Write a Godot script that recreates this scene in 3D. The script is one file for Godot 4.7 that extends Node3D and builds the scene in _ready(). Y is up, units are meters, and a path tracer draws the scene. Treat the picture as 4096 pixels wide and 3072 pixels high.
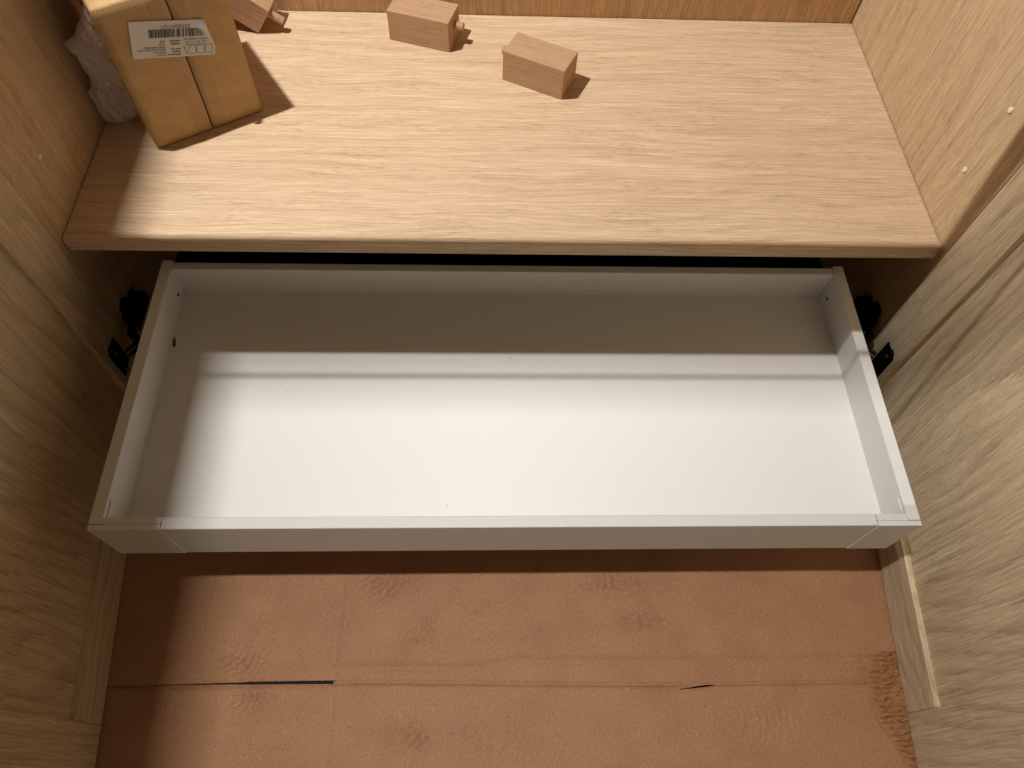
extends Node3D
# A pulled-out white drawer in an oak wardrobe with both doors open, seen from above.
# World: x to the right, y up (y = 0 is the top of the shelf), z towards the viewer (z = 0 is the front of the shelf).
const W := 1.267
const FLOOR_Y := -0.342
const SHELF_D := 0.533
var rng := RandomNumberGenerator.new()
var names := {}
var org := Vector3.ZERO        # world place of the thing being built; vertices are written relative to it
var M := {}

# ---------------------------------------------------------------- naming
func numbered(called: String) -> String:
	if not names.has(called):
		names[called] = 0
		return called
	names[called] += 1
	return "%s_%03d" % [called, names[called]]

func thing(called: String, label: String, category: String, at: Vector3, group := "") -> Node3D:
	var o := Node3D.new()
	o.name = numbered(called)
	add_child(o, true)
	o.position = at
	o.set_meta("label", label)
	o.set_meta("category", category)
	if group != "":
		o.set_meta("group", group)
	org = at
	return o

func obj(called: String, mesh: Mesh, mat: Material, parent: Node, label := "") -> MeshInstance3D:
	var o := MeshInstance3D.new()
	o.name = called if parent != self else numbered(called)
	o.mesh = mesh
	o.material_override = mat
	if label != "":
		o.set_meta("label", label)
	parent.add_child(o, true)
	return o

# ---------------------------------------------------------------- shape helpers
func mb() -> SurfaceTool:
	var st := SurfaceTool.new()
	st.begin(Mesh.PRIMITIVE_TRIANGLES)
	return st

func done(st: SurfaceTool) -> ArrayMesh:
	st.index()
	st.generate_tangents()
	return st.commit()

# a flat convex face; g = grain direction; uv in metres (u along the grain)
func face(st: SurfaceTool, pts: Array, n: Vector3, g: Vector3, uvo: Vector2, xf: Transform3D) -> void:
	var c := Vector3.ZERO
	for q in pts:
		c += q
	c /= pts.size()
	var a: Vector3 = pts[1] - pts[0]
	var b: Vector3 = pts[2] - pts[0]
	var flip := (a.cross(b).dot(n) > 0.0) != (xf.basis.determinant() < 0.0)
	var side := n.cross(g)
	var ug := g
	if side.length() < 0.3:
		ug = Vector3(0, 1, 0) if absf(n.y) < 0.8 else Vector3(1, 0, 0)
		side = n.cross(ug)
	side = side.normalized()
	var wn := (xf.basis * n).normalized()
	for k in range(1, pts.size() - 1):
		var tri := [pts[0], pts[k], pts[k + 1]]
		if flip:
			tri = [pts[0], pts[k + 1], pts[k]]
		for q in tri:
			st.set_normal(wn)
			st.set_uv(Vector2(q.dot(ug), q.dot(side)) + uvo)
			st.add_vertex(xf * q - org)

# chamfered box between lo and hi; grain 0/1/2 = x/y/z
func bx(st: SurfaceTool, lo: Vector3, hi: Vector3, bev := 0.001, grain := 0, uvo := Vector2.ZERO, xf := Transform3D.IDENTITY) -> void:
	var g := Vector3.ZERO
	g[grain] = 1.0
	var l: Vector3 = lo
	var h: Vector3 = hi
	for ax in 3:
		var b := (ax + 1) % 3
		var c := (ax + 2) % 3
		for s in [0, 1]:
			var pts := []
			for k in [[0, 0], [1, 0], [1, 1], [0, 1]]:
				var q := Vector3.ZERO
				q[ax] = h[ax] if s else l[ax]
				q[b] = h[b] - bev if k[0] else l[b] + bev
				q[c] = h[c] - bev if k[1] else l[c] + bev
				pts.append(q)
			var n := Vector3.ZERO
			n[ax] = 1.0 if s else -1.0
			face(st, pts, n, g, uvo, xf)
	if bev <= 0.0:
		return
	for ax in 3:          # edges that run along ax
		var b := (ax + 1) % 3
		var c := (ax + 2) % 3
		for sb in [0, 1]:
			for sc in [0, 1]:
				var pts := []
				for e in [0, 1]:
					for f in ([0, 1] if e == 0 else [1, 0]):
						var q := Vector3.ZERO
						q[ax] = h[ax] - bev if e else l[ax] + bev
						var ib := bev if f == 1 else 0.0
						var ic := bev if f == 0 else 0.0
						q[b] = h[b] - ib if sb else l[b] + ib
						q[c] = h[c] - ic if sc else l[c] + ic
						pts.append(q)
				var n := Vector3.ZERO
				n[b] = 1.0 if sb else -1.0
				n[c] = 1.0 if sc else -1.0
				face(st, pts, n.normalized(), g, uvo, xf)
	for sx in [0, 1]:
		for sy in [0, 1]:
			for sz in [0, 1]:
				var s3 := [sx, sy, sz]
				var pts := []
				for k in 3:
					var q := Vector3.ZERO
					for ax in 3:
						var i := 0.0 if ax == k else bev
						q[ax] = h[ax] - i if s3[ax] else l[ax] + i
					pts.append(q)
				face(st, pts, Vector3(sx * 2 - 1, sy * 2 - 1, sz * 2 - 1).normalized(), g, uvo, xf)

func box_mesh(lo: Vector3, hi: Vector3, bev := 0.001, grain := 0, uvo := Vector2.ZERO, xf := Transform3D.IDENTITY) -> ArrayMesh:
	var st := mb()
	bx(st, lo, hi, bev, grain, uvo, xf)
	return done(st)

# a rod from a to b with a small chamfer at both ends
func rod(st: SurfaceTool, a: Vector3, b: Vector3, r: float, sides := 16, cham := 0.0015) -> void:
	var d := (b - a).normalized()
	var u := d.cross(Vector3(0.3, 1, 0.2)).normalized()
	var v := d.cross(u)
	var rings := [[a, 0.0], [a, r - cham], [a + d * cham, r], [b - d * cham, r], [b, r - cham], [b, 0.0]]
	for k in rings.size() - 1:
		var r0 = rings[k]
		var r1 = rings[k + 1]
		for i in sides:
			var t0 := TAU * i / sides
			var t1 := TAU * (i + 1) / sides
			var e0 := u * cos(t0) + v * sin(t0)
			var e1 := u * cos(t1) + v * sin(t1)
			var q := [r0[0] + e0 * r0[1], r0[0] + e1 * r0[1], r1[0] + e1 * r1[1], r1[0] + e0 * r1[1]]
			var slope: float = (r0[1] - r1[1])
			var along: float = (r1[0] - r0[0]).dot(d)
			var nn0 := (e0 * along + d * slope).normalized()
			var nn1 := (e1 * along + d * slope).normalized()
			for id in [0, 2, 1, 0, 3, 2]:
				st.set_normal(nn0 if id == 0 or id == 3 else nn1)
				st.set_uv(Vector2(float(i) / sides * TAU * r, (q[id] - a).dot(d)))
				st.add_vertex(q[id] - org)

# ---------------------------------------------------------------- textures
# grey noise stretched so that it has about nx by ny cells over a w by h picture
func field(w: int, h: int, nx: int, ny: int, sd: int, oct := 1) -> PackedByteArray:
	var n := FastNoiseLite.new()
	n.noise_type = FastNoiseLite.TYPE_SIMPLEX_SMOOTH
	n.seed = sd
	n.frequency = 0.25
	n.fractal_type = FastNoiseLite.FRACTAL_FBM if oct > 1 else FastNoiseLite.FRACTAL_NONE
	n.fractal_octaves = oct
	var im := n.get_image(mini(w, nx * 4), mini(h, ny * 4), false, false, true)
	im.convert(Image.FORMAT_L8)
	im.resize(w, h, Image.INTERPOLATE_CUBIC)
	return im.get_data()

# oak veneer, grain along u. cath: how much the growth rings show, pore: how strong the short dark pores are,
# flow: how far (in rows) all the grain wanders sideways
func wood_tex(w: int, h: int, sd: int, dark: Color, light: Color, cath: float, rings: float, pore: float, warp: float, flow: float) -> ImageTexture:
	var wa := field(w, h, 2, 3, sd)
	var wb := field(w, h, 9, 16, sd + 1)
	var wc := field(w, h, 5, 7, sd + 7)
	var broad := field(w, h, 2, 30, sd + 2)
	var streak := field(w, h, 5, 150, sd + 3)
	var fine := field(w, h, 12, h / 4, sd + 4)
	var hair := field(w, h, 30, h / 3, sd + 8)
	var por := field(w, h, 64, h / 3, sd + 5)
	var patch := field(w, h, 6, 12, sd + 6)
	var ringlut := PackedFloat32Array()
	ringlut.resize(1024)
	for i in 1024:
		var t := i / 1024.0
		# late wood: a slow darkening with a sharp end
		ringlut[i] = pow(t, 4.0) * (1.0 - smoothstep(0.95, 1.0, t)) + 0.10 * sin(TAU * t * 3.0)
	var lut := PackedByteArray()
	lut.resize(256 * 3)
	for i in 256:
		var c := dark.lerp(light, i / 255.0)
		lut[i * 3] = int(c.r * 255.0)
		lut[i * 3 + 1] = int(c.g * 255.0)
		lut[i * 3 + 2] = int(c.b * 255.0)
	var out := PackedByteArray()
	out.resize(w * h * 3)
	var k := 0
	var rh := rings / h
	for y in h:
		var yb := y * rh
		for x in w:
			var drift := (wc[k] - 128) * 0.7 + (wb[k] - 128) * 0.16
			var dy := int(drift * flow * 0.0125)
			var r := k + dy * w
			if r < 0 or r >= w * h:
				r = k
			var t := yb + ((wa[k] - 128) * warp + drift * 0.30 * warp) * 0.0157 + (streak[r] - 128) * 0.0006
			t = t - floorf(t)
			var pm := clampf((patch[k] - 70) * 0.010, 0.25, 1.0)
			var v := 190.0 - cath * 115.0 * ringlut[int(t * 1023.0)] * (0.45 + patch[r] * 0.0045)
			v += (broad[r] - 128) * 0.12 + (streak[r] - 128) * 0.19 + (fine[r] - 128) * 0.24 + (hair[r] - 128) * 0.16
			var p := por[r] - 160
			if p > 0:
				v -= p * pore * pm
			var vi := clampi(int(v), 0, 255) * 3
			var o := k * 3
			out[o] = lut[vi]
			out[o + 1] = lut[vi + 1]
			out[o + 2] = lut[vi + 2]
			k += 1
	var im := Image.create_from_data(w, h, false, Image.FORMAT_RGB8, out)
	im.generate_mipmaps()
	return ImageTexture.create_from_image(im)

func bump_tex(w: int, h: int, nx: int, ny: int, sd: int, oct: int, strength: float) -> ImageTexture:
	var im := Image.create_from_data(w, h, false, Image.FORMAT_L8, field(w, h, nx, ny, sd, oct))
	im.convert(Image.FORMAT_RGBA8)
	im.bump_map_to_normal_map(strength)
	im.generate_mipmaps()
	return ImageTexture.create_from_image(im)

func wood_mat(tex: Texture2D, scale_u: float, scale_v: float, tint: Color, rough := 0.55, nrm: Texture2D = null) -> StandardMaterial3D:
	var m := StandardMaterial3D.new()
	m.albedo_texture = tex
	m.albedo_color = tint
	m.uv1_scale = Vector3(1.0 / scale_u, 1.0 / scale_v, 1)
	m.roughness = rough
	m.metallic_specular = 0.35
	if nrm:
		m.normal_enabled = true
		m.normal_texture = nrm
		m.normal_scale = 0.35
	return m

func plain(c: Color, rough := 0.5, metal := 0.0, spec := 0.4) -> StandardMaterial3D:
	var m := StandardMaterial3D.new()
	m.albedo_color = c
	m.roughness = rough
	m.metallic = metal
	m.metallic_specular = spec
	return m

# kraft paper: mottled brown with pale and dark fibres
func kraft_tex(w: int, h: int, sd: int, base: Color, speck: float) -> ImageTexture:
	var a := field(w, h, 14, 9, sd, 3)
	var b := field(w, h, w / 8, h / 8, sd + 1, 2)
	var c := field(w, h, w / 3, h / 3, sd + 2)
	var out := PackedByteArray()
	out.resize(w * h * 3)
	var k := 0
	for y in h:
		for x in w:
			var v := 1.0 + (a[k] - 128) * 0.00025 + (b[k] - 128) * 0.0005 + (c[k] - 128) * 0.0004
			var o := k * 3
			out[o] = clampi(int(base.r * v * 255.0), 0, 255)
			out[o + 1] = clampi(int(base.g * v * 255.0), 0, 255)
			out[o + 2] = clampi(int(base.b * v * 252.0), 0, 255)
			k += 1
	var im := Image.create_from_data(w, h, false, Image.FORMAT_RGB8, out)
	var r := RandomNumberGenerator.new()
	r.seed = sd
	for i in int(w * h * speck):
		var x := r.randi_range(2, w - 12)
		var y := r.randi_range(2, h - 12)
		var lightish := r.randf() < 0.72
		var len := r.randi_range(2, 8)
		var ang := r.randf() * TAU
		var amt := r.randf_range(0.10, 0.34)
		for s in len:
			var px := clampi(int(x + cos(ang) * s), 0, w - 1)
			var py := clampi(int(y + sin(ang) * s), 0, h - 1)
			var q := im.get_pixel(px, py)
			im.set_pixel(px, py, q.lerp(Color(0.93, 0.78, 0.6) if lightish else Color(0.25, 0.15, 0.09), amt))
	im.generate_mipmaps()
	return ImageTexture.create_from_image(im)

# grubby scuffs on the kraft paper: [x, z, half length, half width] in metres
func scuffed(t: ImageTexture, spots: Array) -> ImageTexture:
	var im := t.get_image()
	im.clear_mipmaps()
	var n := FastNoiseLite.new()
	n.seed = 4
	n.frequency = 0.06
	var w := im.get_width()
	var h := im.get_height()
	for q in spots:
		var cx: float = q[0] / 1.3 * w
		var cy: float = q[1] / 0.65 * h
		var rx: float = q[2] / 1.3 * w
		var ry: float = q[3] / 0.65 * h
		for y in range(maxi(0, int(cy - ry * 2)), mini(h, int(cy + ry * 2))):
			for x in range(maxi(0, int(cx - rx * 2)), mini(w, int(cx + rx * 2))):
				var d := pow((x - cx) / rx, 2.0) + pow((y - cy) / ry, 2.0)
				var g := exp(-d) * clampf(0.45 + 1.1 * n.get_noise_2d(x, y * 1.6), 0.0, 1.0) * 0.24
				if g > 0.01:
					im.set_pixel(x, y, im.get_pixel(x, y).lerp(Color(0.30, 0.20, 0.12), g))
	im.generate_mipmaps()
	return ImageTexture.create_from_image(im)

# ---------------------------------------------------------------- the lamps
# an added, unseen lamp: a dark shade whose rectangular opening is shaped to cut its light, with a glowing plate under its top
func lamp(label: String, at: Vector3, size: Vector2, energy: float, col: Color, open_y: float, x0: float, x1: float, z0: float, z1: float, aim := Vector3.DOWN, notch := Vector3.ZERO) -> void:
	var t := thing("added_lamp", label, "lamp", Vector3(at.x, open_y, at.z), "added lamps above the wardrobe")
	var top := at.y + 0.02
	var lo := Vector3(minf(x0, at.x - size.x / 2) - 0.012, open_y, minf(z0, at.z) - 0.012)
	var hi := Vector3(maxf(x1, at.x) + 0.012, top, maxf(z1, at.z) + 0.012)
	var st := mb()
	bx(st, Vector3(lo.x, open_y, lo.z), Vector3(lo.x + 0.004, top, hi.z), 0)
	bx(st, Vector3(hi.x - 0.004, open_y, lo.z), Vector3(hi.x, top, hi.z), 0)
	bx(st, Vector3(lo.x + 0.005, open_y, lo.z), Vector3(hi.x - 0.005, top, lo.z + 0.004), 0)
	bx(st, Vector3(lo.x + 0.005, open_y, hi.z - 0.004), Vector3(hi.x - 0.005, top, hi.z), 0)
	bx(st, Vector3(lo.x + 0.005, top - 0.004, lo.z + 0.005), Vector3(hi.x - 0.005, top, hi.z - 0.005), 0)
	obj("shade", done(st), M.shade, t)
	st = mb()      # the bottom plate, its opening shaped to set the shadow edges
	bx(st, Vector3(lo.x, open_y - 0.004, lo.z), Vector3(x0, open_y - 0.001, hi.z), 0)
	bx(st, Vector3(x1, open_y - 0.004, lo.z), Vector3(hi.x, open_y - 0.001, hi.z), 0)
	if notch == Vector3.ZERO:
		bx(st, Vector3(x0, open_y - 0.004, lo.z), Vector3(x1, open_y - 0.001, z0), 0)
	else:      # opening made wider over its right end, so light reaches the right door
		bx(st, Vector3(x0, open_y - 0.004, notch.z), Vector3(notch.x, open_y - 0.001, z1), 0)
		bx(st, Vector3(x0, open_y - 0.004, lo.z), Vector3(notch.x, open_y - 0.001, z0), 0)
		# a thin bar added to cast a faint band across the drawer
		bx(st, Vector3(at.x - 0.09, at.y - 0.201, 0.0049), Vector3(notch.x, at.y - 0.200, 0.0058), 0)
		bx(st, Vector3(notch.x, open_y - 0.004, lo.z), Vector3(x1, open_y - 0.001, notch.y), 0)
	bx(st, Vector3(x0, open_y - 0.004, z1), Vector3(x1, open_y - 0.001, hi.z), 0)
	obj("cutoff_plate", done(st), M.shade, t)
	st = mb()
	bx(st, Vector3(at.x - size.x / 2, at.y + 0.003, at.z - size.y / 2), Vector3(at.x + size.x / 2, at.y + 0.006, at.z + size.y / 2), 0)
	obj("diffuser", done(st), M.glow, t)
	var l := AreaLight3D.new()
	l.name = "lamp_light"
	l.area_size = size
	l.area_normalize_energy = true
	l.light_energy = energy
	l.light_color = col
	l.shadow_enabled = true
	l.area_range = 6.0
	l.area_attenuation = 2.0
	t.add_child(l, true)
	l.position = at - org
	l.basis = Basis.looking_at(aim.normalized(), Vector3(0, 0.02, 1))

func _ready() -> void:
	rng.seed = 7
	# ------------------------------------------------ camera
	var cam := Camera3D.new()
	cam.name = "camera"
	add_child(cam)
	cam.position = Vector3(0.59136, 0.80447, 0.69275)
	cam.basis = Basis(Vector3(0, 1, 0), -0.08058) * Basis(Vector3(1, 0, 0), -1.04881) * Basis(Vector3(0, 0, 1), 0.07243)
	cam.fov = 55.70
	cam.near = 0.02
	cam.far = 40.0
	cam.current = true
	# ------------------------------------------------ air and exposure
	var we := WorldEnvironment.new()
	we.name = "world_environment"
	var env := Environment.new()
	env.background_mode = Environment.BG_COLOR
	env.background_color = Color(0.92, 0.82, 0.68)
	env.background_energy_multiplier = 0.23
	env.tonemap_mode = Environment.TONE_MAPPER_LINEAR
	env.tonemap_exposure = 1.0
	env.sdfgi_enabled = true
	env.ssao_enabled = true
	env.ssil_enabled = true
	we.environment = env
	add_child(we)
	# ------------------------------------------------ added, unseen lamps: one over the shelf, two over the drawer and the floor
	M.shade = plain(Color(0.03, 0.03, 0.03), 0.9, 0.0, 0.1)
	M.glow = plain(Color(1, 0.95, 0.86), 0.6)
	M.glow.emission_enabled = true
	M.glow.emission = Color(1, 0.95, 0.86)
	M.glow.emission_energy_multiplier = 2.0
	var key := Color(1.0, 0.99, 0.97)
	lamp("added unseen lamp high above the oak shelf, its shade shaped to cut the light", Vector3(-0.05, 1.6, -0.20), Vector2(0.10, 0.008), 5.9, key, 0.95, -0.001, 0.90, -0.45, -0.1219, Vector3(0.75, -1, 0))
	lamp("added unseen lamp above the back of the drawer, its shade shaped to cut the light", Vector3(0.62, 1.25, -0.02), Vector2(0.020, 0.0055), 3.15, key, 0.95, 0.529, 0.88, 0.0095, 0.30, Vector3(0, -0.5, -1), Vector3(0.750, -0.0125, 0.0716))
	lamp("added unseen lamp above the front of the drawer, its shade shaped to cut the light", Vector3(0.50, 1.25, 0.55), Vector2(0.024, 0.028), 1.66, key, 0.95, 0.4375, 0.80, 0.4655, 0.95)

	materials()
	build_floor()
	build_wardrobe()
	build_shelf()
	build_drawer()
	build_box()
	build_wrap()
	build_blocks()

func materials() -> void:
	var oak := wood_tex(2048, 1024, 11, Color(0.58, 0.47, 0.35), Color(0.94, 0.845, 0.73), 0.24, 20.0, 0.75, 0.7, 7.0)
	var oak2 := wood_tex(2048, 1024, 57, Color(0.52, 0.42, 0.305), Color(0.885, 0.78, 0.645), 0.28, 17.0, 0.9, 0.6, 6.0)
	var door := wood_tex(2048, 1024, 91, Color(0.52, 0.435, 0.325), Color(0.91, 0.83, 0.70), 0.52, 22.0, 0.6, 0.75, 6.0)
	var wn := bump_tex(1024, 1024, 40, 256, 5, 2, 2.0)
	M.shelf = wood_mat(oak, 1.3, 0.65, Color(0.99, 0.975, 0.955), 0.5, wn)
	M.panel = wood_mat(oak2, 1.3, 0.65, Color(0.98, 0.97, 0.95), 0.5, wn)
	M.back = wood_mat(oak2, 1.3, 0.65, Color(0.93, 0.85, 0.74), 0.5, wn)
	M.door = wood_mat(door, 1.3, 0.65, Color(1, 1, 1), 0.5, wn)
	M.block = wood_mat(oak, 0.5, 0.25, Color(0.87, 0.80, 0.74), 0.65, wn)
	M.white = plain(Color(0.83, 0.825, 0.815), 0.42)
	M.white_edge = plain(Color(0.83, 0.825, 0.82), 0.35)
	M.white_floor = plain(Color(0.82, 0.815, 0.80), 0.45)
	M.black = plain(Color(0.025, 0.025, 0.027), 0.35, 0.3)
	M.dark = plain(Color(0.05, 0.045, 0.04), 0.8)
	M.steel = plain(Color(0.62, 0.60, 0.57), 0.25, 0.9)
	M.pin = plain(Color(0.90, 0.86, 0.78), 0.35)
	var kraft := kraft_tex(2048, 1024, 21, Color(0.65, 0.48, 0.355), 0.007)
	kraft = scuffed(kraft, [[0.235, 0.508, 0.030, 0.016], [0.262, 0.556, 0.026, 0.012], [0.512, 0.462, 0.010, 0.018], [0.498, 0.482, 0.016, 0.006], [0.446, 0.390, 0.05, 0.022], [0.500, 0.612, 0.018, 0.014], [0.84, 0.455, 0.03, 0.014], [0.80, 0.395, 0.04, 0.016], [0.86, 0.552, 0.022, 0.006], [1.168, 0.530, 0.014, 0.02], [1.185, 0.511, 0.014, 0.003], [0.20, 0.540, 0.10, 0.006]])
	var kn := bump_tex(1024, 512, 200, 100, 77, 3, 1.5)
	M.kraft = wood_mat(kraft, 1.3, 0.65, Color(1, 1, 1), 0.62, kn)
	M.kraft.normal_scale = 0.04
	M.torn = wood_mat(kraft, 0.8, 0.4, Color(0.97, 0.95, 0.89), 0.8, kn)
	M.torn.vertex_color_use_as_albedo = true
	var carton := kraft_tex(1024, 1024, 33, Color(0.765, 0.63, 0.455), 0.0015)
	M.carton = wood_mat(carton, 0.4, 0.4, Color(1, 1, 1), 0.7, kn)
	M.carton.normal_scale = 0.06
	M.tape = plain(Color(0.82, 0.70, 0.56, 0.15), 0.3, 0.0, 0.4)
	M.tape.transparency = BaseMaterial3D.TRANSPARENCY_ALPHA
	M.paper = plain(Color(0.86, 0.85, 0.85), 0.6)
	M.ink = plain(Color(0.07, 0.065, 0.07), 0.7)
	M.wrap = plain(Color(0.92, 0.89, 0.90), 0.22, 0.0, 0.7)
	M.wrap.transparency = BaseMaterial3D.TRANSPARENCY_ALPHA
	M.wrap.albedo_color.a = 0.45
	M.wrap.clearcoat_enabled = true
	M.wrap.clearcoat = 0.6
	M.wrap.clearcoat_roughness = 0.2
	M.ground = plain(Color(0.12, 0.10, 0.085), 0.85)
	M.cut = plain(Color(0.20, 0.13, 0.09), 0.9)
	M.stain = plain(Color(0.42, 0.29, 0.13), 0.7)

# ---------------------------------------------------------------- floor and cardboard
func bump_at(x: float, z: float, cx: float, cz: float, rx: float, rz: float) -> float:
	var d := Vector2((x - cx) / rx, (z - cz) / rz).length_squared()
	return exp(-d)

var n_wr := FastNoiseLite.new()
var n_lo := FastNoiseLite.new()

# left edge of the rubbed-up patch at the right-hand door
func torn_edge(z: float) -> float:
	var pts := [[0.506, 1.200], [0.515, 1.178], [0.54, 1.168], [0.575, 1.163], [0.604, 1.171], [0.63, 1.183], [0.663, 1.196], [0.72, 1.215]]
	if z <= pts[0][0]:
		return 1.24
	for k in pts.size() - 1:
		if z < pts[k + 1][0]:
			var t: float = (z - pts[k][0]) / (pts[k + 1][0] - pts[k][0])
			return lerpf(pts[k][1], pts[k + 1][1], t)
	return 1.22

func card_h(x: float, z: float) -> float:
	var y := n_lo.get_noise_2d(x, z) * 0.0022 + 0.00035 * n_wr.get_noise_2d(x * 0.12, z * 0.12)
	# score lines: across, and from front to back
	var zs := 0.539 + 0.009 * smoothstep(0.35, 0.9, x)
	if x > 0.372:
		y -= 0.0030 * exp(-pow((z - zs) / 0.0024, 2.0))
		y += 0.0012 * exp(-pow((z - zs - 0.007) / 0.005, 2.0))
		y += 0.0022 * exp(-pow((z - zs + 0.020 + 0.012 * smoothstep(0.55, 0.66, x)) / 0.006, 2.0))
	else:
		var gap := smoothstep(0.05, 0.36, x)
		y -= 0.0022 * exp(-pow((z - 0.541) / 0.0022, 2.0)) * (1.0 - gap * 0.6)
		y += 0.0016 * exp(-pow((z - 0.550) / 0.008, 2.0)) * gap
	y -= 0.0014 * exp(-pow((x - 0.3755) / 0.0022, 2.0))
	# knocks and creases, each a fan of small ridges
	for d in [[0.500, 0.462, 0.030, 0.022, 0.0], [0.445, 0.390, 0.050, 0.028, 0.4], [0.480, 0.604, 0.040, 0.030, 0.9], [0.235, 0.510, 0.040, 0.022, 0.7], [0.255, 0.560, 0.030, 0.016, 0.2], [0.84, 0.455, 0.035, 0.02, -0.3], [0.80, 0.40, 0.05, 0.02, 0.2], [0.62, 0.62, 0.06, 0.03, 0.3], [1.0, 0.60, 0.05, 0.03, 0.1]]:
		var w := bump_at(x, z, d[0], d[1], d[2], d[3])
		if w > 0.02:
			var u: float = (x - d[0]) * cos(d[4]) + (z - d[1]) * sin(d[4])
			var v: float = (z - d[1]) * cos(d[4]) - (x - d[0]) * sin(d[4])
			var rr := sqrt(pow(u + 0.05, 2.0) + v * v)
			y += w * (0.00085 * sin(rr * 620.0 + 3.0 * n_wr.get_noise_2d(x * 0.3, z * 0.3)) + 0.0016 * n_wr.get_noise_2d(x * 0.4, z * 0.4) - 0.0012)
	# the little cut on the right of the score line
	var cu := (x - 0.910) / 0.030
	if absf(cu) < 1.0:
		y -= 0.0026 * (1.0 - cu * cu) * exp(-pow((z - 0.5525 + 0.0035 * cu) / 0.0017, 2.0))
	return y

var crease := 0.0
func torn_h(x: float, z: float) -> float:
	var e := torn_edge(z)
	var t := smoothstep(0.0, 0.012, x - e)
	var a := n_wr.get_noise_2d(x * 0.13, z * 0.16)
	var b := n_wr.get_noise_2d(x * 0.5 + 9.0, z * 0.9)
	var c := n_wr.get_noise_2d(x * 0.22 + 3.0, z * 0.24)
	# flutes pressed into irregular folds that run towards the door
	var ph := (z - 0.30 * (x - e) * c) * 400.0 + 2.6 * a + 1.2 * c
	var sn := absf(sin(ph))
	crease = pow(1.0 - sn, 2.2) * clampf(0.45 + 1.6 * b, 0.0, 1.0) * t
	return t * (0.0004 + 0.0032 * sn * (0.6 + c) + 0.0030 * b) - 0.0052 * crease + 0.0008

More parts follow.
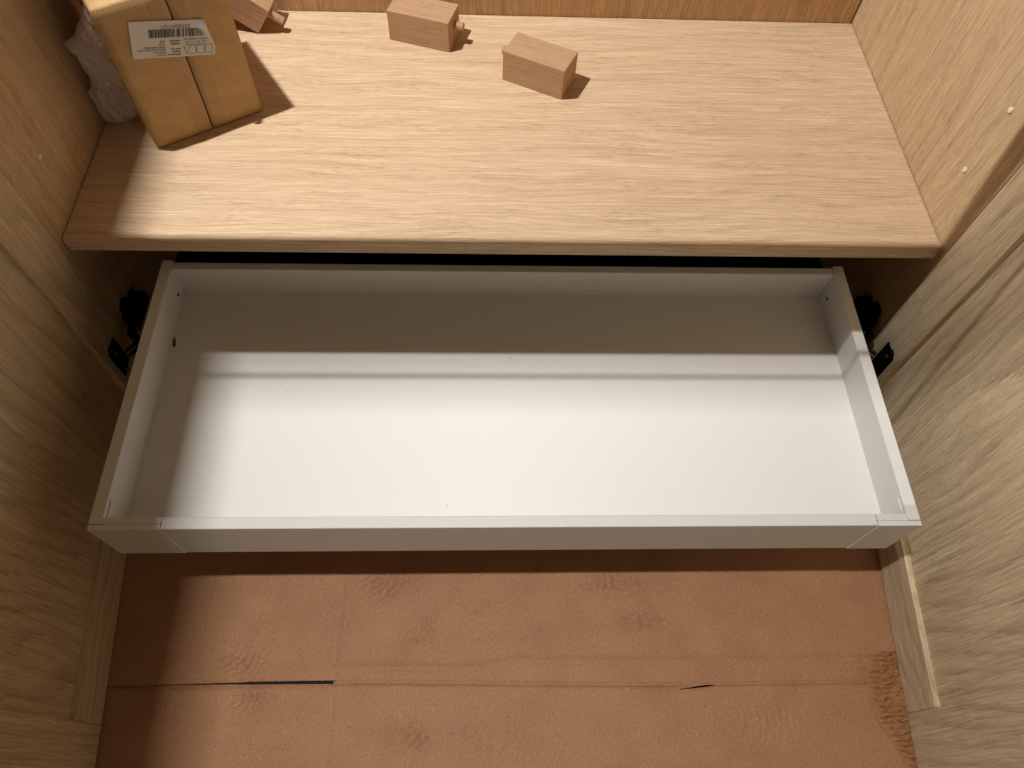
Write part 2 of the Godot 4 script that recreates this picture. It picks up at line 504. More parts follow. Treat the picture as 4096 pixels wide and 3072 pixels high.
func build_floor() -> void:
	n_wr.seed = 5
	n_wr.frequency = 130.0
	n_wr.noise_type = FastNoiseLite.TYPE_SIMPLEX_SMOOTH
	n_lo.seed = 8
	n_lo.frequency = 9.0
	n_lo.noise_type = FastNoiseLite.TYPE_SIMPLEX_SMOOTH
	n_lo.fractal_octaves = 2
	org = Vector3.ZERO
	var f := obj("floor", box_mesh(Vector3(-3, FLOOR_Y - 0.06, -1.2), Vector3(4.2, FLOOR_Y - 0.006, 4), 0), M.ground, self)
	f.set_meta("kind", "structure")
	var t := thing("cardboard_sheet", "brown cardboard sheet covering the floor, slit on the left, between the open doors", "cardboard", Vector3(W / 2, FLOOR_Y - 0.006, 0.5))
	# sheet: grid lines in x and z, with lines on both lips of the slit
	var xs := PackedFloat32Array()
	var x := -0.04
	while x < W + 0.04:
		xs.append(x)
		x += 0.0030
	var iz := -1
	var zs := PackedFloat32Array()
	var z := 0.06
	while z < 0.5365:
		zs.append(z)
		z += 0.0030 if z < 0.36 else 0.0018
	iz = zs.size()
	zs.append(0.5365)
	zs.append(0.5395)
	z = 0.5412
	while z < 0.80:
		zs.append(z)
		z += 0.0017 if z < 0.68 else 0.006
	var st := mb()
	var nx := xs.size()
	var vid := PackedInt32Array()
	var pos := func(i: int, j: int) -> Vector3:
		var px := xs[i]
		var pz := zs[j]
		if px < 0.3755 and (j == iz or j == iz + 1):
			var g := smoothstep(0.10, 0.375, px)
			var mid := 0.5380 + 0.0025 * (1.0 - smoothstep(0.02, 0.25, px))
			pz = mid + (0.0022 * g + 0.0004) * (1.0 if j > iz else -1.0)
		return Vector3(px, FLOOR_Y + card_h(px, pz), pz)
	for j in zs.size():
		for i in nx:
			var q: Vector3 = pos.call(i, j)
			st.set_uv(Vector2(q.x, q.z))
			st.add_vertex(q - org)
	for j in zs.size() - 1:
		for i in nx - 1:
			var mx := xs[i] + 0.0015
			var mz := (zs[j] + zs[j + 1]) * 0.5
			if j == iz and mx < 0.3755:
				continue
			if mz > 0.506 and mx > torn_edge(mz) + 0.004 and mx < 1.30:
				continue
			var a := j * nx + i
			for id in [a, a + 1, a + nx, a + 1, a + nx + 1, a + nx]:
				st.add_index(id)
	# lips of the slit go down through the board
	var base := zs.size() * nx
	for side in [iz, iz + 1]:
		for i in nx:
			if xs[i] > 0.3785:
				break
			var q: Vector3 = pos.call(i, side)
			for dy in [0.0, -0.0055]:
				st.set_uv(Vector2(q.x, q.z + dy))
				st.add_vertex(q + Vector3(0, dy, 0) - org)
		var n := 0
		for i in nx - 1:
			if xs[i + 1] > 0.3785:
				break
			var a := base + n
			for id in [a, a + 2, a + 1, a + 2, a + 3, a + 1]:
				st.add_index(id)
			n += 2
		base += n + 2
	st.generate_normals()
	obj("sheet", st.commit(), M.kraft, t)
	# a small cut on the right of the score line, its upper lip raised
	st = mb()
	var lens := []
	for i in 15:
		var u := i / 14.0
		lens.append(Vector3(lerpf(0.884, 0.936, u), FLOOR_Y + 0.0016, 0.5545 - 0.0050 * u - 0.0020 * sin(PI * u) * u))
	for i in 15:
		var u := 1.0 - i / 14.0
		lens.append(Vector3(lerpf(0.884, 0.936, u), FLOOR_Y + 0.0016, 0.5551 - 0.0050 * u + 0.0004 * sin(PI * u)))
	face(st, lens, Vector3.UP, Vector3(1, 0, 0), Vector2.ZERO, Transform3D.IDENTITY)
	obj("cut", done(st), M.cut, t)
	# the rubbed-up patch, where the paper is torn to the flutes
	st = mb()
	var cols := 84
	var rows := 230
	for j in rows + 1:
		var pz := lerpf(0.507, 0.70, float(j) / rows)
		var e := torn_edge(pz)
		for i in cols + 1:
			var px := lerpf(e, 1.262, float(i) / cols)
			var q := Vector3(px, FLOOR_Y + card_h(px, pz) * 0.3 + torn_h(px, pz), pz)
			var fold_shade := 1.0 - 0.55 * crease      # shade of the folds painted into the vertex colour
			st.set_color(Color(fold_shade, fold_shade * 0.98, fold_shade * 0.93))
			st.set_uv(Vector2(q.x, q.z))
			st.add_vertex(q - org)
	for j in rows:
		for i in cols:
			var a := j * (cols + 1) + i
			for id in [a, a + 1, a + cols + 1, a + 1, a + cols + 2, a + cols + 1]:
				st.add_index(id)
	st.generate_normals()
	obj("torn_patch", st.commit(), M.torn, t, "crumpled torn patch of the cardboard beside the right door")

# ---------------------------------------------------------------- wardrobe
func build_wardrobe() -> void:
	var t := thing("wardrobe", "pale oak wardrobe with both panelled doors standing open", "wardrobe", Vector3(W / 2, FLOOR_Y, -0.28))
	var top := 0.86
	var pl := obj("side_panel", box_mesh(Vector3(-0.022, FLOOR_Y, -0.56), Vector3(0.0, top, 0.0106), 0.0006, 1, Vector2(0.31, 0.2)), M.panel, t)
	var pr := obj("side_panel", box_mesh(Vector3(W, FLOOR_Y, -0.56), Vector3(W + 0.022, top, 0.0100), 0.0006, 1, Vector2(0.0, 0.05)), M.panel, t)
	obj("back_panel", box_mesh(Vector3(0.001, -0.02, -0.555), Vector3(W - 0.003, top, -SHELF_D - 0.0015), 0.0005, 1, Vector2(0.1, 0.4)), M.back, t)
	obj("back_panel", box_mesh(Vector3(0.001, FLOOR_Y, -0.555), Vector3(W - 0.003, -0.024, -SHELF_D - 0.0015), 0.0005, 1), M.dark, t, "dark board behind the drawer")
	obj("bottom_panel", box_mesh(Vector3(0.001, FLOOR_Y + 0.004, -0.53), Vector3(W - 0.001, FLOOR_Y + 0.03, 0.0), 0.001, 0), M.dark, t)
	for y in [0.093, 0.195]:
		for s in [0, 1]:
			if s == 0 and y > 0.1:
				continue
			var st := mb()
			var xw := 0.0 if s == 0 else W
			var dx := 0.002 if s == 0 else -0.003
			rod(st, Vector3(xw - dx, y, -0.063), Vector3(xw + dx, y, -0.063), 0.0042, 14, 0.0012)
			obj("shelf_pin", done(st), M.pin, pl if s == 0 else pr)
	# doors: built flat (x along the door from the hinge, y up, z into the door), then swung open
	for s in [0, 1]:
		var th := 0.0974 if s == 0 else 0.0881
		var sg := 1.0 if s == 0 else -1.0
		var a := Vector3(sg * sin(th), 0, cos(th))
		var inward := Vector3(sg * cos(th), 0, -sin(th))
		var hinge := Vector3(0.0013 if s == 0 else W - 0.0013, 0, 0.0124)
		var xf := Transform3D(Basis(a, Vector3.UP, -inward), hinge)
		var d := Node3D.new()
		d.name = "door"
		t.add_child(d, true)
		d.set_meta("label", "open oak door on the left, in shade" if s == 0 else "open oak door on the right, in the light")
		var y0 := FLOOR_Y + 0.0035
		var y1 := -0.264
		var wd := 0.70
		var st1 := 0.084
		var st2 := 0.582
		var uo := Vector2(0.37, 0.11) if s == 0 else Vector2(0.08, 0.42)
		obj("stile", box_mesh(Vector3(0, y0, 0), Vector3(st1, top, 0.022), 0.0007, 1, uo, xf), M.door, d)
		obj("stile", box_mesh(Vector3(st2, y0, 0), Vector3(wd, top, 0.022), 0.0007, 1, uo + Vector2(0.5, 0.3), xf), M.door, d)
		obj("rail", box_mesh(Vector3(st1 + 0.0004, y0, 0), Vector3(st2 - 0.0004, y1, 0.022), 0.0007, 0, uo + Vector2(0.2, 0.5), xf), M.door, d)
		obj("rail", box_mesh(Vector3(st1 + 0.0004, top - 0.08, 0), Vector3(st2 - 0.0004, top, 0.022), 0.0007, 0, uo, xf), M.door, d)
		obj("panel", box_mesh(Vector3(st1 - 0.004, y1 - 0.004, 0.0085), Vector3(st2 + 0.004, top - 0.076, 0.019), 0.0, 1, uo + Vector2(0.21, 0.17), xf), M.door, d)
		build_hinge(t, s, xf)

# black concealed hinge: plate and arm on the side panel, flange and cup on the door
func build_hinge(t: Node3D, s: int, xf: Transform3D) -> void:
	var sg := 1.0 if s == 0 else -1.0
	var xw := 0.0 if s == 0 else W
	var h := Node3D.new()
	h.name = "hinge"
	t.add_child(h, true)
	var mp := func(x: float, y: float, z: float) -> Vector3: return Vector3(xw + sg * x, y, z)
	var box := func(st: SurfaceTool, a: Vector3, b: Vector3, bev: float) -> void:
		var p: Vector3 = mp.call(a.x, a.y, a.z)
		var q: Vector3 = mp.call(b.x, b.y, b.z)
		bx(st, Vector3(minf(p.x, q.x), p.y, p.z), Vector3(maxf(p.x, q.x), q.y, q.z), bev)
	var st := mb()
	box.call(st, Vector3(0.0002, -0.222, -0.060), Vector3(0.009, -0.192, -0.004), 0.002)
	# the two wings of the plate, with rounded ends
	for k in 7:
		var u := (k - 3) / 3.0
		var hh := 0.013 * sqrt(1.0 - u * u * 0.8)
		box.call(st, Vector3(0.0002, -0.192, -0.026 + u * 0.012), Vector3(0.0045, -0.190 + hh, -0.026 + u * 0.012 + 0.0041), 0.0006)
	obj("mounting_plate", done(st), M.black, h)
	st = mb()
	box.call(st, Vector3(0.0092, -0.219, -0.062), Vector3(0.025, -0.196, 0.008), 0.003)
	box.call(st, Vector3(0.012, -0.216, 0.008), Vector3(0.023, -0.199, 0.026), 0.003)
	obj("arm", done(st), M.black, h)
	st = mb()
	# bent links between arm and cup
	var pts := [Vector3(0.022, 0, 0.016), Vector3(0.030, 0, 0.030), Vector3(0.030, 0, 0.045), Vector3(0.020, 0, 0.058)]
	for k in 3:
		for yy in [-0.214, -0.201]:
			var p: Vector3 = mp.call(pts[k].x, yy, pts[k].z)
			var q: Vector3 = mp.call(pts[k + 1].x, yy, pts[k + 1].z)
			rod(st, p, q, 0.0032, 8, 0.0008)
	obj("link", done(st), M.black, h)
	st = mb()
	bx(st, Vector3(0.034, -0.240, -0.0024), Vector3(0.070, -0.178, -0.0002), 0.0008, 0, Vector2.ZERO, xf)
	bx(st, Vector3(0.042, -0.228, -0.009), Vector3(0.062, -0.190, -0.0025), 0.003, 0, Vector2.ZERO, xf)
	bx(st, Vector3(0.052, -0.184, -0.006), Vector3(0.066, -0.172, -0.0002), 0.002, 0, Vector2.ZERO, xf)
	obj("cup_flange", done(st), M.black, h)
	st = mb()
	rod(st, mp.call(0.0235, -0.207, 0.010), mp.call(0.0268, -0.207, 0.010), 0.0042, 12, 0.0008)
	obj("screw", done(st), M.steel, h)
	for yy in [-0.186, -0.233]:
		st = mb()
		rod(st, xf * Vector3(0.058, yy, -0.001), xf * Vector3(0.058, yy, -0.0072), 0.0032, 10, 0.0008)
		obj("screw", done(st), M.steel, h)

func build_shelf() -> void:
	var t := thing("shelf", "wide pale oak shelf board above the white drawer", "shelf", Vector3(W / 2, -0.0232, -0.266))
	obj("board", box_mesh(Vector3(0.0012, -0.0232, -SHELF_D), Vector3(W - 0.0015, 0.0, 0.0), 0.0008, 0, Vector2(0.0, 0.02)), M.shelf, t)

# ---------------------------------------------------------------- drawer
func build_drawer() -> void:
	var xl := 0.1152
	var xr := 1.1452
	var yt := -0.0585
	var yb := -0.1545
	var zf := 0.4018
	var zb := -0.0129
	var th := 0.016
	var fl := -0.1153
	var t := thing("drawer", "empty white drawer pulled out below the oak shelf, its front taken off", "drawer", Vector3((xl + xr) / 2, yb, (zf + zb) / 2))
	var L := obj("side", box_mesh(Vector3(xl, yb, zb), Vector3(xl + th, yt, zf - 0.0075), 0.0007, 2), M.white, t)
	var R := obj("side", box_mesh(Vector3(xr - th, yb, zb), Vector3(xr, yt, zf - 0.0075), 0.0007, 2), M.white, t)
	obj("back", box_mesh(Vector3(xl + th + 0.0003, yb, zb + 0.003), Vector3(xr - th - 0.0003, yt - 0.0015, zb + th), 0.0007, 0), M.white, t)
	obj("bottom", box_mesh(Vector3(xl + th - 0.004, fl - 0.012, zb + th - 0.004), Vector3(xr - th + 0.004, fl, zf - 0.010), 0.0003, 0), M.white_floor, t)
	# front: a long middle rail with a separate corner piece at each end
	obj("front_rail", box_mesh(Vector3(0.2018, yb + 0.001, zf - th + 0.0002), Vector3(1.0888, yt - 0.0007, zf - 0.0008), 0.0008, 0), M.white_edge, t)
	for s in [0, 1]:
		var st := mb()
		if s == 0:
			bx(st, Vector3(xl, yb, zf - 0.0068), Vector3(0.2012, yt, zf), 0.0008)
			bx(st, Vector3(xl + th + 0.0003, yb, zf - th), Vector3(0.2012, yt - 0.0002, zf - 0.007), 0.0006)
		else:
			bx(st, Vector3(1.0894, yb, zf - 0.0068), Vector3(xr, yt, zf), 0.0008)
			bx(st, Vector3(1.0894, yb, zf - th), Vector3(xr - th - 0.0003, yt - 0.0002, zf - 0.007), 0.0006)
		obj("corner_piece", done(st), M.white_edge, t)
	# small holes and slots in the sides
	var st2 := mb()
	rod(st2, Vector3(xl + th - 0.004, -0.098, 0.021), Vector3(xl + th + 0.0004, -0.098, 0.021), 0.0030, 10, 0.0002)
	obj("screw_hole", done(st2), M.dark, L)
	st2 = mb()
	rod(st2, Vector3(xr - th + 0.004, -0.0965, 0.021), Vector3(xr - th - 0.0004, -0.0965, 0.021), 0.0030, 10, 0.0002)
	obj("screw_hole", done(st2), M.dark, R)
	obj("slot", box_mesh(Vector3(xl + th - 0.002, -0.0668, 0.362), Vector3(xl + th + 0.0003, -0.0654, 0.3845), 0.0), M.dark, L)
	obj("slot", box_mesh(Vector3(xr - th - 0.0012, -0.0680, 0.363), Vector3(xr - th + 0.002, -0.0662, 0.3845), 0.0003), M.white_edge, R)
	# a brown glue mark in the corner of the bottom
	st2 = mb()
	for k in 4:
		var c := Vector3(0.1338 + 0.0008 * k, fl, 0.0905 + 0.0036 * k)
		var ring := []
		for i in 12:
			var a := TAU * i / 12.0
			var r := 0.0019 + 0.0008 * sin(a * 3.0 + k)
			ring.append(c + Vector3(cos(a) * r, 0.0006, sin(a) * r * 1.6))
		face(st2, ring, Vector3.UP, Vector3(1, 0, 0), Vector2.ZERO, Transform3D.IDENTITY)
	obj("glue_stain", done(st2), M.stain, t)
	for q in [[0.310, 0.178, 0.0006], [0.545, 0.352, 0.0007], [0.632, 0.121, 0.0008], [0.420, 0.262, 0.0005]]:
		st2 = mb()
		bx(st2, Vector3(q[0] - q[2], fl + 0.0001, q[1] - q[2] * 0.7), Vector3(q[0] + q[2], fl + 0.0009, q[1] + q[2] * 0.7), 0.0002)
		obj("dust_speck", done(st2), M.stain, t)

# ---------------------------------------------------------------- parcel
func build_box() -> void:
	var p0 := Vector3(0.09496, 0.0006, -0.17857)
	var ex := Vector3(0.84753, 0, -0.53075)
	var ez := Vector3(0.53075, 0, 0.84753)
	var xf := Transform3D(Basis(ex, Vector3.UP, ez), p0)
	var w := 0.1708
	var h := 0.2235
	var dp := 0.168
	var t := thing("cardboard_box", "taped brown cardboard box with a white shipping label, at the left of the shelf", "box", p0 + ex * w / 2 - ez * dp / 2)
	obj("body", box_mesh(Vector3(0.0004, 0.0003, -dp), Vector3(w - 0.0004, h - 0.0006, -0.0042), 0.0022, 1, Vector2.ZERO, xf), M.carton, t)
	obj("slit_shade", box_mesh(Vector3(0.075, 0.003, -0.0041), Vector3(0.100, h - 0.003, -0.0036), 0, 1, Vector2.ZERO, xf), M.dark, t)  # dark strip painted in for the shade inside the slit
	# the two flaps: thin boards with slightly crushed outlines, so that the slit between them wavers
	for s in [0, 1]:
		var st := mb()
		var x0 := 0.0 if s == 0 else 0.0899
		var x1 := 0.0868 if s == 0 else w
		var n := 44
		var prev := []
		for k in n + 1:
			var v := float(k) / n
			var y := 0.0008 + v * (h - 0.0016)
			var a := x0
			var b := x1
			var lean := 0.0048 * v      # the slit leans a little
			if s == 0:
				b += lean + 0.0004 * sin(v * 9.0)
				a += 0.0005 * sin(v * 31.0) + 0.0010 * absf(n_wr.get_noise_2d(v * 0.1, 1.0))
			else:
				a += lean + 0.0004 * sin(v * 9.0 + 0.4) - 0.0002 * v
				b -= 0.0004 * absf(n_wr.get_noise_2d(v * 0.1, 7.0))
			var edge := smoothstep(0.0, 0.03, v) * smoothstep(1.0, 0.965, v)
			var zt := lerpf(-0.0022, 0.0, edge)
			var row := []
			var m := 8
			for i in m + 1:
				var u := float(i) / m
				var xx := lerpf(a, b, u)
				var bulge := 0.0012 * sin(PI * clampf(xx / w, 0, 1)) * sin(PI * v) + 0.0003 * n_lo.get_noise_2d(xx * 8.0, y * 8.0)
				var zz := zt + bulge
				if (s == 0 and i == 0) or (s == 1 and i == m):
					zz -= 0.0012
				row.append(Vector3(xx, y, zz))
			row.push_front(Vector3(a, y, -0.0042))
			row.append(Vector3(b, y, -0.0042))
			for i in row.size():
				st.set_uv(Vector2(row[i].y, row[i].x + row[i].z))
				st.add_vertex(xf * row[i] - org)
			if k > 0:
				var c: int = row.size()
				for i in c - 1:
					var q := (k - 1) * c + i
					for id in [q, q + c, q + 1, q + 1, q + c, q + c + 1]:
						st.add_index(id)
			prev = row
		st.generate_normals()
		obj("flap", st.commit(), M.carton, t)
	# clear tape along the slit, over the top edge
	var st3 := mb()
	var rows := 40
	for k in rows + 1:
		var v := float(k) / rows
		var y := v * (h - 0.004) + 0.0005
		for i in 9:
			var u := i / 8.0
			var x := lerpf(0.0632, 0.1115, u) + 0.0035 * v
			var bulge := 0.0012 * sin(PI * clampf(x / w, 0, 1)) * sin(PI * v)
			var wr := 0.00045 * maxf(0.0, sin(u * 9.0 + v * 3.0)) * absf(n_wr.get_noise_2d(u * 0.02, v * 0.06))
			var edge := smoothstep(0.0, 0.03, v) * smoothstep(1.0, 0.965, v)
			st3.set_uv(Vector2(u, v))
			st3.add_vertex(xf * Vector3(x, y, bulge + 0.0007 + wr + lerpf(-0.0022, 0.0, edge)) - org)
	for k in rows:
		for i in 8:
			var q := k * 9 + i
			for id in [q, q + 9, q + 1, q + 1, q + 9, q + 10]:
				st3.add_index(id)
	st3.generate_normals()
	obj("packing_tape", st3.commit(), M.tape, t)
	st3 = mb()     # the tape goes on over the top
	bx(st3, Vector3(0.0668, h - 0.0004, -0.09), Vector3(0.115, h - 0.0001, -0.004), 0, 0, Vector2.ZERO, xf)
	obj("packing_tape", done(st3), M.tape, t)
	build_label(t, xf)

func stroke(st: SurfaceTool, pts: PackedVector2Array, wid: float, lx: Transform3D) -> void:
	for k in pts.size() - 1:
		var d := (pts[k + 1] - pts[k]).normalized() * wid * 0.5
		var s := Vector2(-d.y, d.x)
		var q := [pts[k] - d * 0.6 - s, pts[k + 1] + d * 0.6 - s, pts[k + 1] + d * 0.6 + s, pts[k] - d * 0.6 + s]
		var f := []
		for v in q:
			f.append(Vector3(v.x, v.y, 0.00012 + 0.00002 * (k % 2)))
		face(st, f, Vector3(0, 0, 1), Vector3(1, 0, 0), Vector2.ZERO, lx)

func arc(c: Vector2, r: float, a0: float, a1: float, n := 28) -> PackedVector2Array:
	var o := PackedVector2Array()
	for i in n + 1:
		var a := deg_to_rad(lerpf(a0, a1, float(i) / n))
		o.append(c + Vector2(cos(a), sin(a)) * r)
	return o

func build_label(t: Node3D, xf: Transform3D) -> void:
	var e1 := Vector3(0.9615, -0.2746, 0)
	var e2 := Vector3(0.2746, 0.9615, 0)
	var lxf := xf * Transform3D(Basis(e1, e2, Vector3(0, 0, 1)), Vector3(0.0229, 0.1491, 0.0024))
	var lw := 0.111
	var lh := 0.052
	var r := 0.0022
	var st := mb()
	var outline := []
	for c in [[Vector2(r, r), 180.0], [Vector2(lw - r, r), 270.0]]:
		for q in arc(c[0], r, c[1], c[1] + 90.0, 5):
			outline.append(Vector3(q.x, q.y, 0))
	outline.append(Vector3(lw, 0.0143, 0))
	outline.append(Vector3(0.097, lh, 0))
	for q in arc(Vector2(r, lh - r), r, 90.0, 180.0, 5):
		outline.append(Vector3(q.x, q.y, 0))
	face(st, outline, Vector3(0, 0, 1), Vector3(1, 0, 0), Vector2.ZERO, lxf)
	var lab := obj("shipping_label", done(st), M.paper, t, "white shipping label with a barcode and one corner folded over")
	# the folded-over corner
	st = mb()
	var fa := Vector2(0.097, lh)
	var fb := Vector2(lw, 0.0143)
	var tip := Vector2(0.0885, 0.0422)
	var n := 10
	for j in n + 1:
		var v := float(j) / n
		for i in n + 1:
			var u := float(i) / n
			var base := fa.lerp(fb, u)
			var q := base.lerp(tip, v)
			var hgt := 0.0085 * sin(minf(v * 1.9, 1.0) * PI * 0.5) * (1.0 - 0.55 * u) - 0.0024 * v * v + 0.0003
			var out := Vector2(0.9375, 0.348) * 0.0016 * sin(PI * minf(v * 2.2, 1.0)) * (1.0 - u * 0.6)
			st.set_uv(Vector2(u, v))
			st.add_vertex(lxf * Vector3(q.x + out.x, q.y + out.y, hgt) - org)
	for j in n:
		for i in n:
			var q := j * (n + 1) + i
			for id in [q, q + 1, q + n + 1, q + 1, q + n + 2, q + n + 1]:
				st.add_index(id)
	st.generate_normals()
	obj("folded_corner", st.commit(), M.paper, lab)
	# print: written upside down as the parcel lies; text frame from the label's lower right corner
	var tx := lxf * Transform3D(Basis(Vector3(-1, 0, 0), Vector3(0, -1, 0), Vector3(0, 0, 1)), Vector3(lw, 0, 0.0002))
	st = mb()
	var y0 := -0.0032
	var hh := 0.0128
	var rr := hh / 2
	var cy := y0 - rr
	stroke(st, PackedVector2Array([Vector2(0.0105, y0), Vector2(0.0045, y0), Vector2(0.0045, y0 - hh), Vector2(0.0085, y0 - hh)]), 0.00055, tx)
	stroke(st, arc(Vector2(0.0085, cy), rr, -90.0, 90.0), 0.00055, tx)
	stroke(st, arc(Vector2(0.0205, cy), rr, 0.0, 360.0, 40), 0.00055, tx)
	stroke(st, arc(Vector2(0.0318, cy), rr, 50.0, 305.0, 36), 0.00055, tx)
	stroke(st, PackedVector2Array([Vector2(0.0345, y0 - hh), Vector2(0.0395, y0), Vector2(0.0440, y0 - hh)]), 0.00055, tx)
	stroke(st, PackedVector2Array([Vector2(0.0390, y0 - hh * 0.72), Vector2(0.0425, y0 - hh * 0.72)]), 0.0005, tx)
	obj("logo", done(st), M.ink, lab)
	st = mb()
	var bxp := 0.016
	var br := RandomNumberGenerator.new()
	br.seed = 42
	while bxp < 0.0872:
		var bw: float = [0.0005, 0.0005, 0.0009, 0.0013][br.randi() % 4]
		# the folded corner hides the end of the bars
		face(st, [Vector3(bxp, -0.0288, 0.0001), Vector3(bxp + bw, -0.0288, 0.0001), Vector3(bxp + bw, -0.0405, 0.0001), Vector3(bxp, -0.0405, 0.0001)], Vector3(0, 0, 1), Vector3(1, 0, 0), Vector2.ZERO, tx)
		bxp += bw + [0.0005, 0.0005, 0.0008, 0.0011][br.randi() % 4]
	obj("barcode", done(st), M.ink, lab)
	var font := SystemFont.new()
	font.font_names = PackedStringArray(["Droid Sans"])
	var bold := SystemFont.new()
	bold.font_names = PackedStringArray(["Droid Sans"])
	bold.font_weight = 700
	var lines := [
		["Tel.: 977 72 17 83", 0.0125, 0.0195, 0.0026, 0], ["Fax.: 977 72 17 85", 0.0125, 0.0232, 0.0026, 0], ["expediciones@doca.es", 0.0105, 0.0268, 0.0024, 0],
		["Reference:", 0.0475, 0.0058, 0.0027, 1], ["Client:", 0.0475, 0.0098, 0.0027, 1], ["Ref. Cli.:", 0.0475, 0.0138, 0.0027, 1], ["Weight:", 0.0475, 0.0213, 0.0027, 1], ["Volume:", 0.0475, 0.0253, 0.0027, 1],
		["2033312", 0.0672, 0.0058, 0.0026, 0], ["DOCA NYC", 0.0672, 0.0098, 0.0026, 0], ["MIRALIS SECOND FLOOR", 0.0672, 0.0138, 0.0025, 0], ["VERACHHIEL BATH", 0.0672, 0.0172, 0.0025, 0], ["15.00", 0.0672, 0.0213, 0.0026, 0], ["0.00", 0.0672, 0.0253, 0.0026, 0],
		["251204110/1", 0.0325, 0.0478, 0.0050, 0]]
	for q in lines:
		var tm := TextMesh.new()
		tm.text = q[0]
		tm.font = bold if q[4] else font
		tm.font_size = 32
		tm.pixel_size = q[3] / 24.0
		tm.depth = 0.00008
		tm.curve_step = 4.0
		tm.horizontal_alignment = HORIZONTAL_ALIGNMENT_LEFT
		tm.vertical_alignment = VERTICAL_ALIGNMENT_BOTTOM
		var o := obj("lettering", tm, M.ink, lab)
		var tr := tx * Transform3D(Basis.IDENTITY, Vector3(q[1], -q[2], 0.0001))
		o.transform = Transform3D(tr.basis, tr.origin - org)

# ---------------------------------------------------------------- plastic wrap between the box and the wardrobe side
func build_wrap() -> void:
	var p0 := Vector3(0.0085, 0.0, -0.232)
	var u := Vector3(0.98058, 0, -0.19612)
	var nrm := Vector3(0.19612, 0, 0.98058)
	var t := thing("plastic_wrap", "crumpled translucent plastic wrap stuffed between the cardboard box and the left side", "plastic wrap", p0 + Vector3(0.03, 0.0, 0))
	# left outline: height -> distance from the wardrobe side
	var lf := [[0.0, 0.016], [0.004, 0.004], [0.012, -0.003], [0.020, -0.0055], [0.035, -0.006], [0.047, -0.0055], [0.060, -0.006], [0.064, -0.004], [0.067, 0.003], [0.080, 0.0065], [0.096, 0.009], [0.100, 0.006], [0.106, 0.004], [0.116, 0.0055], [0.126, 0.007], [0.134, 0.001], [0.140, -0.0015], [0.147, 0.007], [0.151, 0.018], [0.163, 0.025], [0.176, 0.038], [0.20, 0.052], [0.235, 0.057]]
	var at := func(y: float) -> float:
		for k in lf.size() - 1:
			if y <= lf[k + 1][0]:
				return lerpf(lf[k][1], lf[k + 1][1], (y - lf[k][0]) / (lf[k + 1][0] - lf[k][0]))
		return lf[-1][1]
	var fn := FastNoiseLite.new()
	fn.seed = 3
	fn.noise_type = FastNoiseLite.TYPE_SIMPLEX_SMOOTH
	fn.frequency = 1.0
	var st := mb()
	st.set_smooth_group(-1)
	var rows := 50
	var cols := 15
	for back in [0, 1]:
		for j in rows + 1:
			var y := 0.001 + 0.232 * j / rows
			var a: float = at.call(y)
			var b := 0.064 + 0.012 * smoothstep(0.0, 0.05, y)
			if y < 0.03:
				b = lerpf(0.030, 0.066, smoothstep(0.0, 0.03, y))
			for i in cols + 1:
				var s := lerpf(a, b, float(i) / cols)
				var rim := sin(PI * i / cols)
				rim = pow(maxf(rim, 0.0), 0.45)
				var bot := smoothstep(0.0, 0.02, y)
				# folds: a few long ridges plus a crumple of finer ones
				var f1 := 1.0 - absf(fn.get_noise_2d(s * 26.0 + y * 14.0, y * 12.0 - s * 8.0)) * 2.0
				var f2 := 1.0 - absf(fn.get_noise_2d(s * 70.0 + 40.0 - y * 40.0, y * 60.0)) * 2.0
				var f3 := fn.get_noise_2d(s * 260.0, y * 260.0 + 90.0)
				var h := rim * bot * (0.008 + 0.0085 * f1 + 0.0030 * f2 + 0.0006 * f3)
				# a step where an upper layer overlaps the lower one
				var lap := 0.097 - (s - 0.008) * 0.42
				h += rim * 0.004 * smoothstep(lap - 0.002, lap + 0.002, y)
				if back:
					h = -0.003 * rim
				var q := p0 + u * s + nrm * h + Vector3(0, y, 0)
				q.x = maxf(q.x, 0.0012)
				st.set_uv(Vector2(s, y))
				st.add_vertex(q - org)
	var half := (rows + 1) * (cols + 1)
	for back in [0, 1]:
		for j in rows:
			for i in cols:
				var q: int = back * half + j * (cols + 1) + i
				for id in ([q, q + cols + 1, q + 1, q + 1, q + cols + 1, q + cols + 2] if back == 0 else [q, q + 1, q + cols + 1, q + 1, q + cols + 2, q + cols + 1]):
					st.add_index(id)
	st.generate_normals()
	obj("sheet", st.commit(), M.wrap, t)
	# its pleated edge, pressed along the corner of the box
	st = mb()
	var pr := 90
	for j in pr + 1:
		var y := 0.010 + 0.224 * j / pr
		for i in 13:
			var v := i / 12.0
			var s := 0.083 - 0.020 * v + 0.0012 * sin(y * 60.0)
			var fold := 0.0022 * sin(v * 15.0 + 3.0 * fn.get_noise_2d(y * 10.0, 2.0)) * sin(PI * v)
			var q := p0 + u * s + nrm * (0.040 - 0.026 * v + fold) + Vector3(0, y, 0)
			st.set_uv(Vector2(v, y))
			st.add_vertex(q - org)
	for j in pr:
		for i in 12:
			var q := j * 13 + i
			for id in [q, q + 13, q + 1, q + 1, q + 13, q + 14]:
				st.add_index(id)
	st.generate_normals()
	obj("pleated_edge", st.commit(), M.wrap, t)

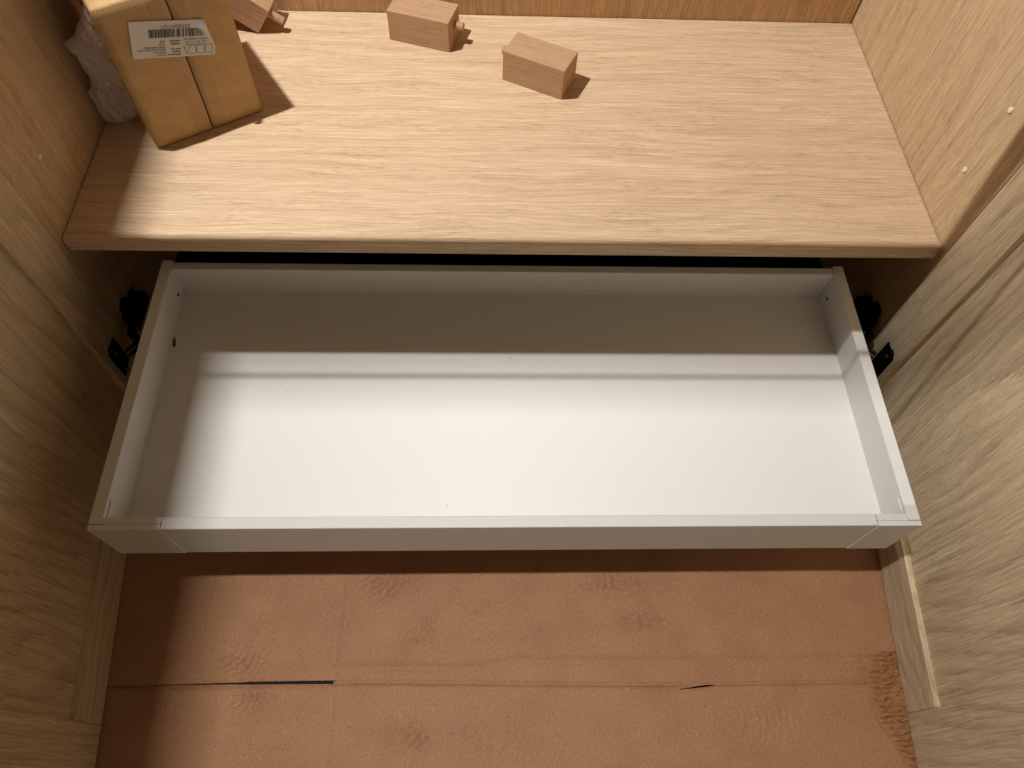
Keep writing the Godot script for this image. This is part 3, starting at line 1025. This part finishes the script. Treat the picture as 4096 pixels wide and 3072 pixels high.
# ---------------------------------------------------------------- wooden blocks with a dowel
func block(label: String, xf: Transform3D, base: Vector3, peg_right: bool, peg_len: float, uvo: Vector2, peg_y := 0.032, peg_z := -0.030) -> void:
	var t := thing("wooden_block", label, "wooden block", base, "oak blocks with a dowel on the shelf")
	# local frame: x from -0.109 to 0 along the block, y up 0.054, z from -0.056 to 0
	obj("block", box_mesh(Vector3(-0.109, 0, -0.056), Vector3(0, 0.0535, 0), 0.0007, 0, uvo, xf), M.block, t)
	var st := mb()
	var c := Vector3(0, peg_y, peg_z)
	if peg_right:
		rod(st, xf * (c + Vector3(-0.003, 0, 0)), xf * (c + Vector3(peg_len, 0, 0)), 0.0068, 18, 0.0012)
	else:
		c.x = -0.109
		rod(st, xf * (c + Vector3(0.003, 0, 0)), xf * (c + Vector3(-peg_len, 0, 0)), 0.0068, 18, 0.0012)
	obj("dowel", done(st), M.block, t)

func build_blocks() -> void:
	var a1 := atan2(-0.032, 0.104)
	var o1 := Vector3(0.5325, 0.0004, -0.4255)
	block("oak block with its dowel to the right, standing nearest the wardrobe back", Transform3D(Basis(Vector3.UP, a1), o1), o1, true, 0.017, Vector2(0.1, 0.05))
	var a2 := atan2(-0.049, 0.098)
	var o2 := Vector3(0.7200, 0.0004, -0.3095)
	block("oak block nearest the front, its dowel to the left, near mid shelf", Transform3D(Basis(Vector3.UP, a2), o2), o2, false, 0.014, Vector2(0.4, 0.12))
	var o3 := Vector3(0.2020, 0.0008, -0.4652)
	var b3 := Basis(Vector3(0, 1, 0), -0.081) * Basis(Vector3(0, 0, 1), -0.612) * Basis(Vector3(1, 0, 0), 0.048)
	block("oak block tilted on one end behind the cardboard box", Transform3D(b3, o3), o3, true, 0.027, Vector2(0.2, 0.2), 0.0415, -0.012)
	# it leans on a fourth block that lies flat behind the box
	var o4 := Vector3(0.1235, 0.0004, -0.458)
	block("oak block lying flat behind the box under the tilted one", Transform3D(Basis(Vector3.UP, -0.05), o4), o4, false, 0.010, Vector2(0.3, 0.3))
